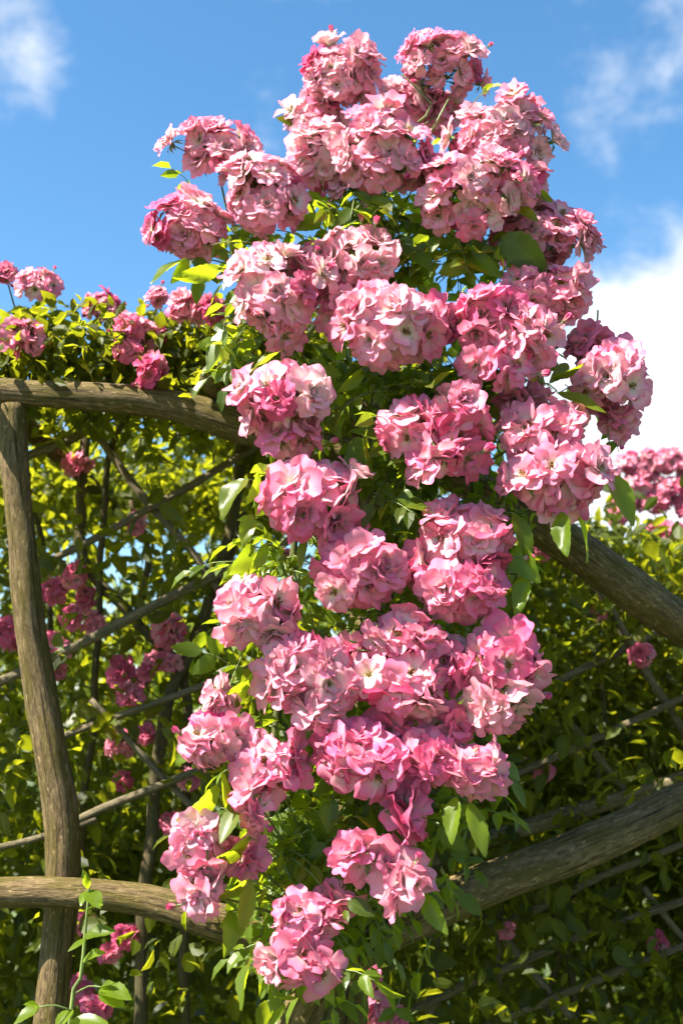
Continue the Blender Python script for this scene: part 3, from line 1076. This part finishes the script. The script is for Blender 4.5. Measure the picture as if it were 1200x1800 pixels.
# single large leaves read off the photograph: base px, tip px, Y, roll towards the viewer
BIG = [(435, 840, 385, 905, 2.07), (455, 832, 440, 885, 2.08), (440, 905, 428, 958, 2.07), (445, 960, 412, 1010, 2.06), (470, 955, 440, 1008, 2.09), (535, 945, 520, 990, 2.1),
       (385, 1380, 322, 1450, 2.05), (392, 1358, 402, 1418, 2.06), (400, 1345, 368, 1362, 2.07), (412, 1420, 385, 1475, 2.05), (440, 1470, 372, 1535, 2.04),
       (742, 1570, 782, 1640, 2.04), (700, 1590, 712, 1612, 2.08), (800, 1400, 788, 1475, 2.05), (825, 1410, 858, 1500, 2.05), (880, 415, 958, 475, 2.12), (900, 365, 945, 385, 2.12),
       (935, 335, 968, 352, 2.15), (325, 455, 262, 485, 2.14), (390, 470, 318, 488, 2.13), (330, 455, 310, 492, 2.16), (395, 580, 360, 645, 2.12), (430, 575, 395, 610, 2.15), (500, 615, 440, 648, 2.1),
       (1075, 835, 1120, 915, 2.08), (985, 900, 992, 972, 2.07), (1010, 895, 1055, 975, 2.09), (970, 665, 1025, 650, 2.1), (980, 690, 1062, 715, 2.12), (900, 900, 935, 985, 2.09), (905, 960, 945, 1020, 2.1), (920, 1010, 905, 1070, 2.1),
       (440, 1680, 418, 1770, 2.04), (405, 1600, 400, 1680, 2.05), (440, 1545, 388, 1585, 2.04), (440, 1545, 430, 1640, 2.05), (550, 1710, 582, 1762, 2.05), (480, 1750, 530, 1755, 2.03), (450, 1180, 412, 1225, 2.07), (440, 1175, 425, 1240, 2.09),
       (500, 1765, 470, 1800, 2.06), (640, 650, 600, 690, 2.12), (620, 770, 640, 850, 2.14), (560, 210, 490, 205, 2.24), (740, 430, 690, 470, 2.16), (700, 420, 760, 470, 2.14), (800, 445, 880, 480, 2.15), (770, 480, 840, 470, 2.13), (640, 360, 632, 400, 2.2)]
for k, (x0, y0, x1, y1, Y) in enumerate(BIG):
    a = P(x0, y0, Y + 0.01)
    b = P(x1, y1, Y - random.uniform(0.0, 0.035))
    d = b - a
    n = Vector((-0.45, -0.6, 0.6)) if random.random() < 0.45 else Vector((0.5, -0.6, -0.6))
    n += Vector([random.gauss(0, 0.2) for _ in range(3)])
    m = frames(np.array([tuple(d)]), np.array([tuple(n)]))[0]
    o = leaf_object(np.array(tuple(a)), m, d.length * 1.04, LEAVES_LONG if k % 3 else (LEAVES if k % 2 else LEAVES_LIT), rose, k)
    near = min(CANES, key=lambda q: (q - a).length)
    big_stalks = Tubes()
    big_stalks.add([near - RL, near.lerp(a, 0.6) - RL + Vector((0, 0, 0.01)), a + d * 0.02 - RL], [0.0018, 0.0014, 0.0011], 0.04, 5)
    big_stalks.build('leaf_stalk', M_STALK, rose)
place_leaves(rose, np.array(pos), np.array(Rs), np.array(size), LEAVES, M_LEAF, 250)

# loose flowering twigs
for pts in ([(735, 215, 2.2), (760, 180, 2.18), (705, 130, 2.15)], [(760, 230, 2.2), (775, 200, 2.18), (790, 170, 2.2)], [(420, 520, 2.2), (425, 450, 2.18), (405, 400, 2.17)],
            [(1010, 640, 2.2), (1040, 590, 2.18), (1050, 545, 2.16)], [(720, 480, 2.2), (700, 400, 2.2), (655, 330, 2.2)], [(790, 470, 2.2), (795, 420, 2.2), (830, 385, 2.18)], [(560, 400, 2.3), (540, 350, 2.2), (520, 330, 2.18)]):
    cane(rose, [P(*p) for p in pts], 0.003, 0.0018, M_STALK, 'twig')

# ------------------------------------------------------------------ rambling rose on top of the pergola, left
ram = thing('rambling_rose', 'leafy rambling rose with scattered pink clusters lying along the top log beam', 'rose bush', (-0.70, 3.2, 0))
cane(ram, [(-.70, 3.2, -.05), (-.72, 3.18, .8), (-.66, 3.1, 1.6), (-.6, 2.9, 2.2), (-.4, 2.75, 2.34)], 0.014, 0.006, seed=1)
cane(ram, [(-.74, 3.22, -.05), (-.80, 3.25, 1.0), (-.85, 3.2, 2.0), (-1.0, 2.8, 2.3)], 0.013, 0.006, seed=2)
n = 30000
p = clumpy(n, (-2.7, 2.52, 2.25), (0.35, 4.6, 2.38), 620, (.09, .09, .05))  # leaf roof, widened out of view and thickened to shade the walk
keep = (p[:, 2] > 2.2) & (p[:, 2] < 2.42 + 0.05 * np.sin(p[:, 0] * 9))
keep &= ~((np.abs(p[:, 0] + 0.78) < 0.42) & (np.abs(p[:, 1] - 3.4) < 0.30) & (rng.random(len(p)) < 0.75))  # roof leaves thinned to let a patch of sun onto the thicket
p = p[keep]
# fringe of leaves over and just behind the beam
q = clumpy(4200, (-1.0, 2.46, 2.24), (0.0, 2.66, 2.44), 110, (.05, .04, .035))
p = np.concatenate([p, q])
px_, py_ = np.array([pix(v) for v in p]).T
p = p[~((px_ > -50) & (px_ < 440) & (py_ < 528 + 18 * np.sin(px_ / 31) + 10 * np.sin(px_ / 11)))]
Rm = leaf_frames(len(p), 0.6)
place_leaves(ram, p, Rm, np.where(p[:, 1] > 2.75, 1.35, 1.0) * rng.uniform(0.026, 0.052, len(p)), LEAVESB, M_LEAFB, 300)
for (px, py, rx, ry, br, Y, pale, deep) in ((65, 497, 44, 32, 20, 2.5, .5, .1), (8, 478, 26, 24, 20, 2.52, .4, .1), (40, 590, 48, 36, 24, 2.44, .25, .15), (180, 535, 42, 30, 20, 2.55, .3, .2), (230, 575, 36, 36, 21, 2.47, .35, .1), (222, 615, 28, 28, 21, 2.46, .3, .15),
                                      (268, 650, 36, 32, 26, 2.42, .1, .35), (275, 520, 24, 22, 18, 2.5, .4, .1), (335, 540, 48, 34, 22, 2.4, .4, .1), (375, 545, 24, 28, 22, 2.38, .1, .45), (270, 585, 34, 24, 21, 2.5, .5, .0), (110, 1, 1, 1, 0, 0, 0, 0)):
    if br:
        s = Y / FPX
        ctr = P(px, py, Y)
        cluster(ram, ctr, rx * s, ry * s, 0.75 * min(rx, ry) * s, br * s, 'mix', pale, deep, ctr + Vector((0.02, 0.12, -0.10)), buds=2, up=0.4)

# ------------------------------------------------------------------ roses behind: far wall of the walk
back = thing('rose_thicket', 'dense shady rose thicket with dim pink blooms inside the pergola behind the lattices', 'rose bush', (-0.1, 3.9, 0))
for k, pts in enumerate(([(160, 700, 3.06), (140, 960, 3.06), (235, 1085, 3.05), (322, 1195, 3.06), (330, 1450, 3.06)], [(322, 1195, 3.06), (350, 1090, 3.06), (400, 1000, 3.08), (430, 900, 3.06)],
                         [(430, 760, 3.02), (405, 930, 3.02), (340, 1130, 3.02), (290, 1260, 3.01), (262, 1500, 3.01), (245, 1800, 3.02)], [(235, 1085, 3.05), (260, 980, 3.06), (230, 880, 3.06)],
                         [(1000, 1700, 3.5), (900, 1500, 3.5), (850, 1380, 3.5), (930, 1330, 3.5)], [(960, 1800, 3.5), (1010, 1560, 3.5), (1060, 1300, 3.5), (1040, 1100, 3.5)])):
    w = [P(*a) for a in pts]
    if k in (0, 2, 4, 5):
        e = w[-1] if k in (0, 2) else w[0]
        foot = Vector((e.x, e.y + .02, -0.06))
        w = w + [foot] if k in (0, 2) else [foot] + w
    cane(back, w, 0.015 if k in (0, 2) else 0.011, (0.013, 0.007, 0.018, 0.006, 0.007, 0.007)[k], seed=k * 4)
n = 13000
p = clumpy(n, (-1.9, 3.35, 0.9), (2.0, 4.4, 2.12), 330, (.085, .08, .08))
p = np.concatenate([p, clumpy(16000, (-1.9, 3.35, 0.1), (2.0, 4.4, 1.25), 380, (.11, .10, .10)), clumpy(7000, (0.25, 3.5, 0.9), (2.0, 4.4, 2.05), 160, (.11, .10, .10))])
p = p[p[:, 2] < 2.22 + 0.05 * np.sin(p[:, 0] * 7)]
q = clumpy(6000, (-1.3, 2.92, 0.2), (1.5, 3.4, 2.1), 120, (.09, .08, .09))
p = np.concatenate([p, q, clumpy(520, (0.3, 2.80, 0.5), (1.1, 3.0, 1.85), 34, (.06, .04, .06)), clumpy(170, (-0.85, 2.68, 0.9), (-0.2, 2.8, 2.1), 16, (.05, .03, .05))])
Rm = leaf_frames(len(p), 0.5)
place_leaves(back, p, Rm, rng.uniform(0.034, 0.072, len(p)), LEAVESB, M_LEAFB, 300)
DIM = [(135, 815, 30, .2), (232, 1217, 26, .3), (215, 1178, 30, .2), (272, 1160, 24, .3), (92, 1040, 30, .3), (98, 1140, 32, .3), (165, 1095, 22, .1), (300, 1108, 36, .0), (258, 1292, 20, .3), (212, 1372, 20, .4), (140, 1625, 28, .4),
       (222, 1645, 26, .6), (190, 1675, 22, .7), (135, 1742, 30, .4), (168, 1775, 26, .3), (305, 1448, 24, .2), (10, 1115, 34, .6), (240, 920, 24, .1), (210, 1310, 28, .2), (130, 1010, 24, .3), (150, 1050, 24, .4), (125, 1085, 24, .3), (95, 1180, 24, .3), (300, 1165, 22, .3), (245, 1195, 20, .3), (255, 1180, 18, .4), (648, 1716, 24, .1), (585, 1776, 30, .2), (662, 1780, 28, .2), (700, 1790, 20, .2),
       (1130, 1150, 26, .3), (1156, 1662, 20, .5), (955, 1358, 22, .0), (960, 965, 24, .3), (500, 980, 24, .3), (1050, 1080, 14, .3), (890, 1635, 14, .4), (330, 1370, 22, .2)]
for (px, py, r, deep) in DIM:
    Y = random.uniform(2.98, 3.12)
    if px > 560 and py > 1600 and px < 760:
        Y = 2.62
    s = Y / FPX
    ctr = P(px, py, Y)
    cluster(back, ctr, r * s, r * s * random.uniform(.8, 1.1), r * s * .7, max(15, r * 0.66) * s, 'mix', .25, deep, ctr + Vector((random.uniform(-.1, .1), 0.30, -0.05)), buds=0, up=0.1)

# ------------------------------------------------------------------ rose hedge to the right
hedge = thing('rose_hedge', 'sunlit rose hedge with a mass of pink flowers along its top, beyond the sloping brace', 'rose bush', (1.5, 4.3, 0))
cane(hedge, [(1.5, 4.3, -.05), (1.48, 4.3, .9), (1.4, 4.3, 1.7), (1.3, 4.25, 2.2)], 0.016, 0.006, seed=3)
cane(hedge, [(1.54, 4.3, -.05), (1.6, 4.3, .9), (1.7, 4.25, 1.7), (1.5, 4.2, 2.25)], 0.016, 0.006, seed=4)
n = 13000
p = clumpy(n, (0.55, 3.7, 0.4), (2.6, 5.0, 2.12), 220, (.10, .10, .09))
p = np.concatenate([p, clumpy(15000, (0.2, 3.15, 1.98), (2.6, 4.6, 2.10), 300, (.09, .09, .05))])  # leaf roof added on the right to shade the thicket below
p = p[p[:, 2] < 2.04 + 0.10 * np.clip((p[:, 0] - 0.7) / 0.6, 0, 1) + 0.05 * np.sin(p[:, 0] * 11)]
Rm = leaf_frames(len(p), 0.5)
place_leaves(hedge, p, Rm, rng.uniform(0.028, 0.055, len(p)), LEAVESB, M_LEAFB, 300)
for (px, py, rx, ry, pale, deep) in ((1110, 815, 40, 26, .6, .05), (1165, 808, 44, 30, .4, .1), (1215, 815, 40, 34, .4, .1), (1125, 850, 44, 26, .55, .05), (1185, 860, 44, 30, .3, .15), (1150, 880, 36, 24, .4, .1), (1180, 935, 38, 24, .2, .25), (1100, 880, 26, 22, .5, .05),
                                     (960, 962, 22, 16, .2, .2), (1085, 905, 22, 18, .4, .1), (1215, 890, 36, 26, .3, .15), (1150, 925, 20, 16, .2, .2), (870, 850, 30, 24, .5, .1), (830, 835, 26, 22, .5, .1)):
    Y = 3.75
    s = Y / FPX
    ctr = P(px, py, Y)
    cluster(hedge, ctr, rx * s, ry * s, 0.8 * ry * s, 13 * s, 'double', pale, deep, ctr + Vector((0.0, 0.15, -0.12)), buds=1, up=0.4)

# ------------------------------------------------------------------ shrubbery that closes the view behind
bh = thing('shrub', 'sunlit yellow-green shrub glimpsed through gaps far behind the rose thicket', 'shrub', (0, 5.8, 0))
cane(bh, [(0, 5.8, -.05), (0.05, 5.8, .6), (0, 5.8, 1.3)], 0.05, 0.02, name='trunk', seed=9)
p = clumpy(13000, (-3.2, 5.2, 0.05), (3.6, 6.6, 2.2), 300, (.16, .14, .14))
p = p[p[:, 2] < 2.32]
Rm = leaf_frames(len(p), 0.4)
o = leaf_mass('foliage', p - np.array(bh.location), Rm, rng.uniform(0.08, 0.14, len(p)), M_SHRUB, bh)

# ------------------------------------------------------------------ young plant at the foot of the post
weed = thing('young_plant', 'bright green upright seedling with toothed leaves beside the foot of the leaning post', 'plant', (-0.43, 2.1, 0))
WL = Vector(weed.location)
w = [WL + Vector((0, 0, -.03)), WL + Vector((0, 0, .5)), P(122, 1810, 2.1), P(142, 1720, 2.09), P(150, 1640, 2.09), P(157, 1562, 2.08)]
t = Tubes()
t.add([q - WL for q in w], [.005, .0046, .0042, .0036, .0028, .0018], 0.03, 8)
t.build('stem', M_STALK, weed)
for k, (x0, y0, x1, y1, n) in enumerate(((150, 1645, 205, 1630, 1), (150, 1650, 118, 1668, 1), (156, 1565, 178, 1590, 1), (156, 1562, 150, 1530, 1), (157, 1566, 140, 1590, 1), (152, 1600, 172, 1580, 1), (146, 1690, 182, 1668, 1),
                                         (135, 1745, 178, 1735, 0), (178, 1735, 232, 1748, 1), (178, 1735, 200, 1725, 1), (178, 1735, 222, 1770, 1), (128, 1778, 70, 1770, 0), (70, 1770, 20, 1795, 1), (70, 1770, 45, 1760, 1), (128, 1775, 95, 1815, 1), (120, 1800, 190, 1790, 1))):
    a, b = P(x0, y0, 2.08), P(x1, y1, 2.06 - 0.01 * (k % 3))
    if n:
        d = b - a
        m = frames(np.array([tuple(d)]), np.array([(random.gauss(0, .3), -.6, .8)]))[0]
        leaf_object(np.array(tuple(a)), m, d.length * 0.95, LEAVES_LONG if k % 2 else LEAVES_LIT, weed, k)
    else:
        t = Tubes()
        t.add([a - WL, (a + b) / 2 - WL + Vector((0, 0, .006)), b - WL], [.0018, .0015, .0012], 0.03, 5)
        t.build('leaf_stalk', M_STALK, weed)
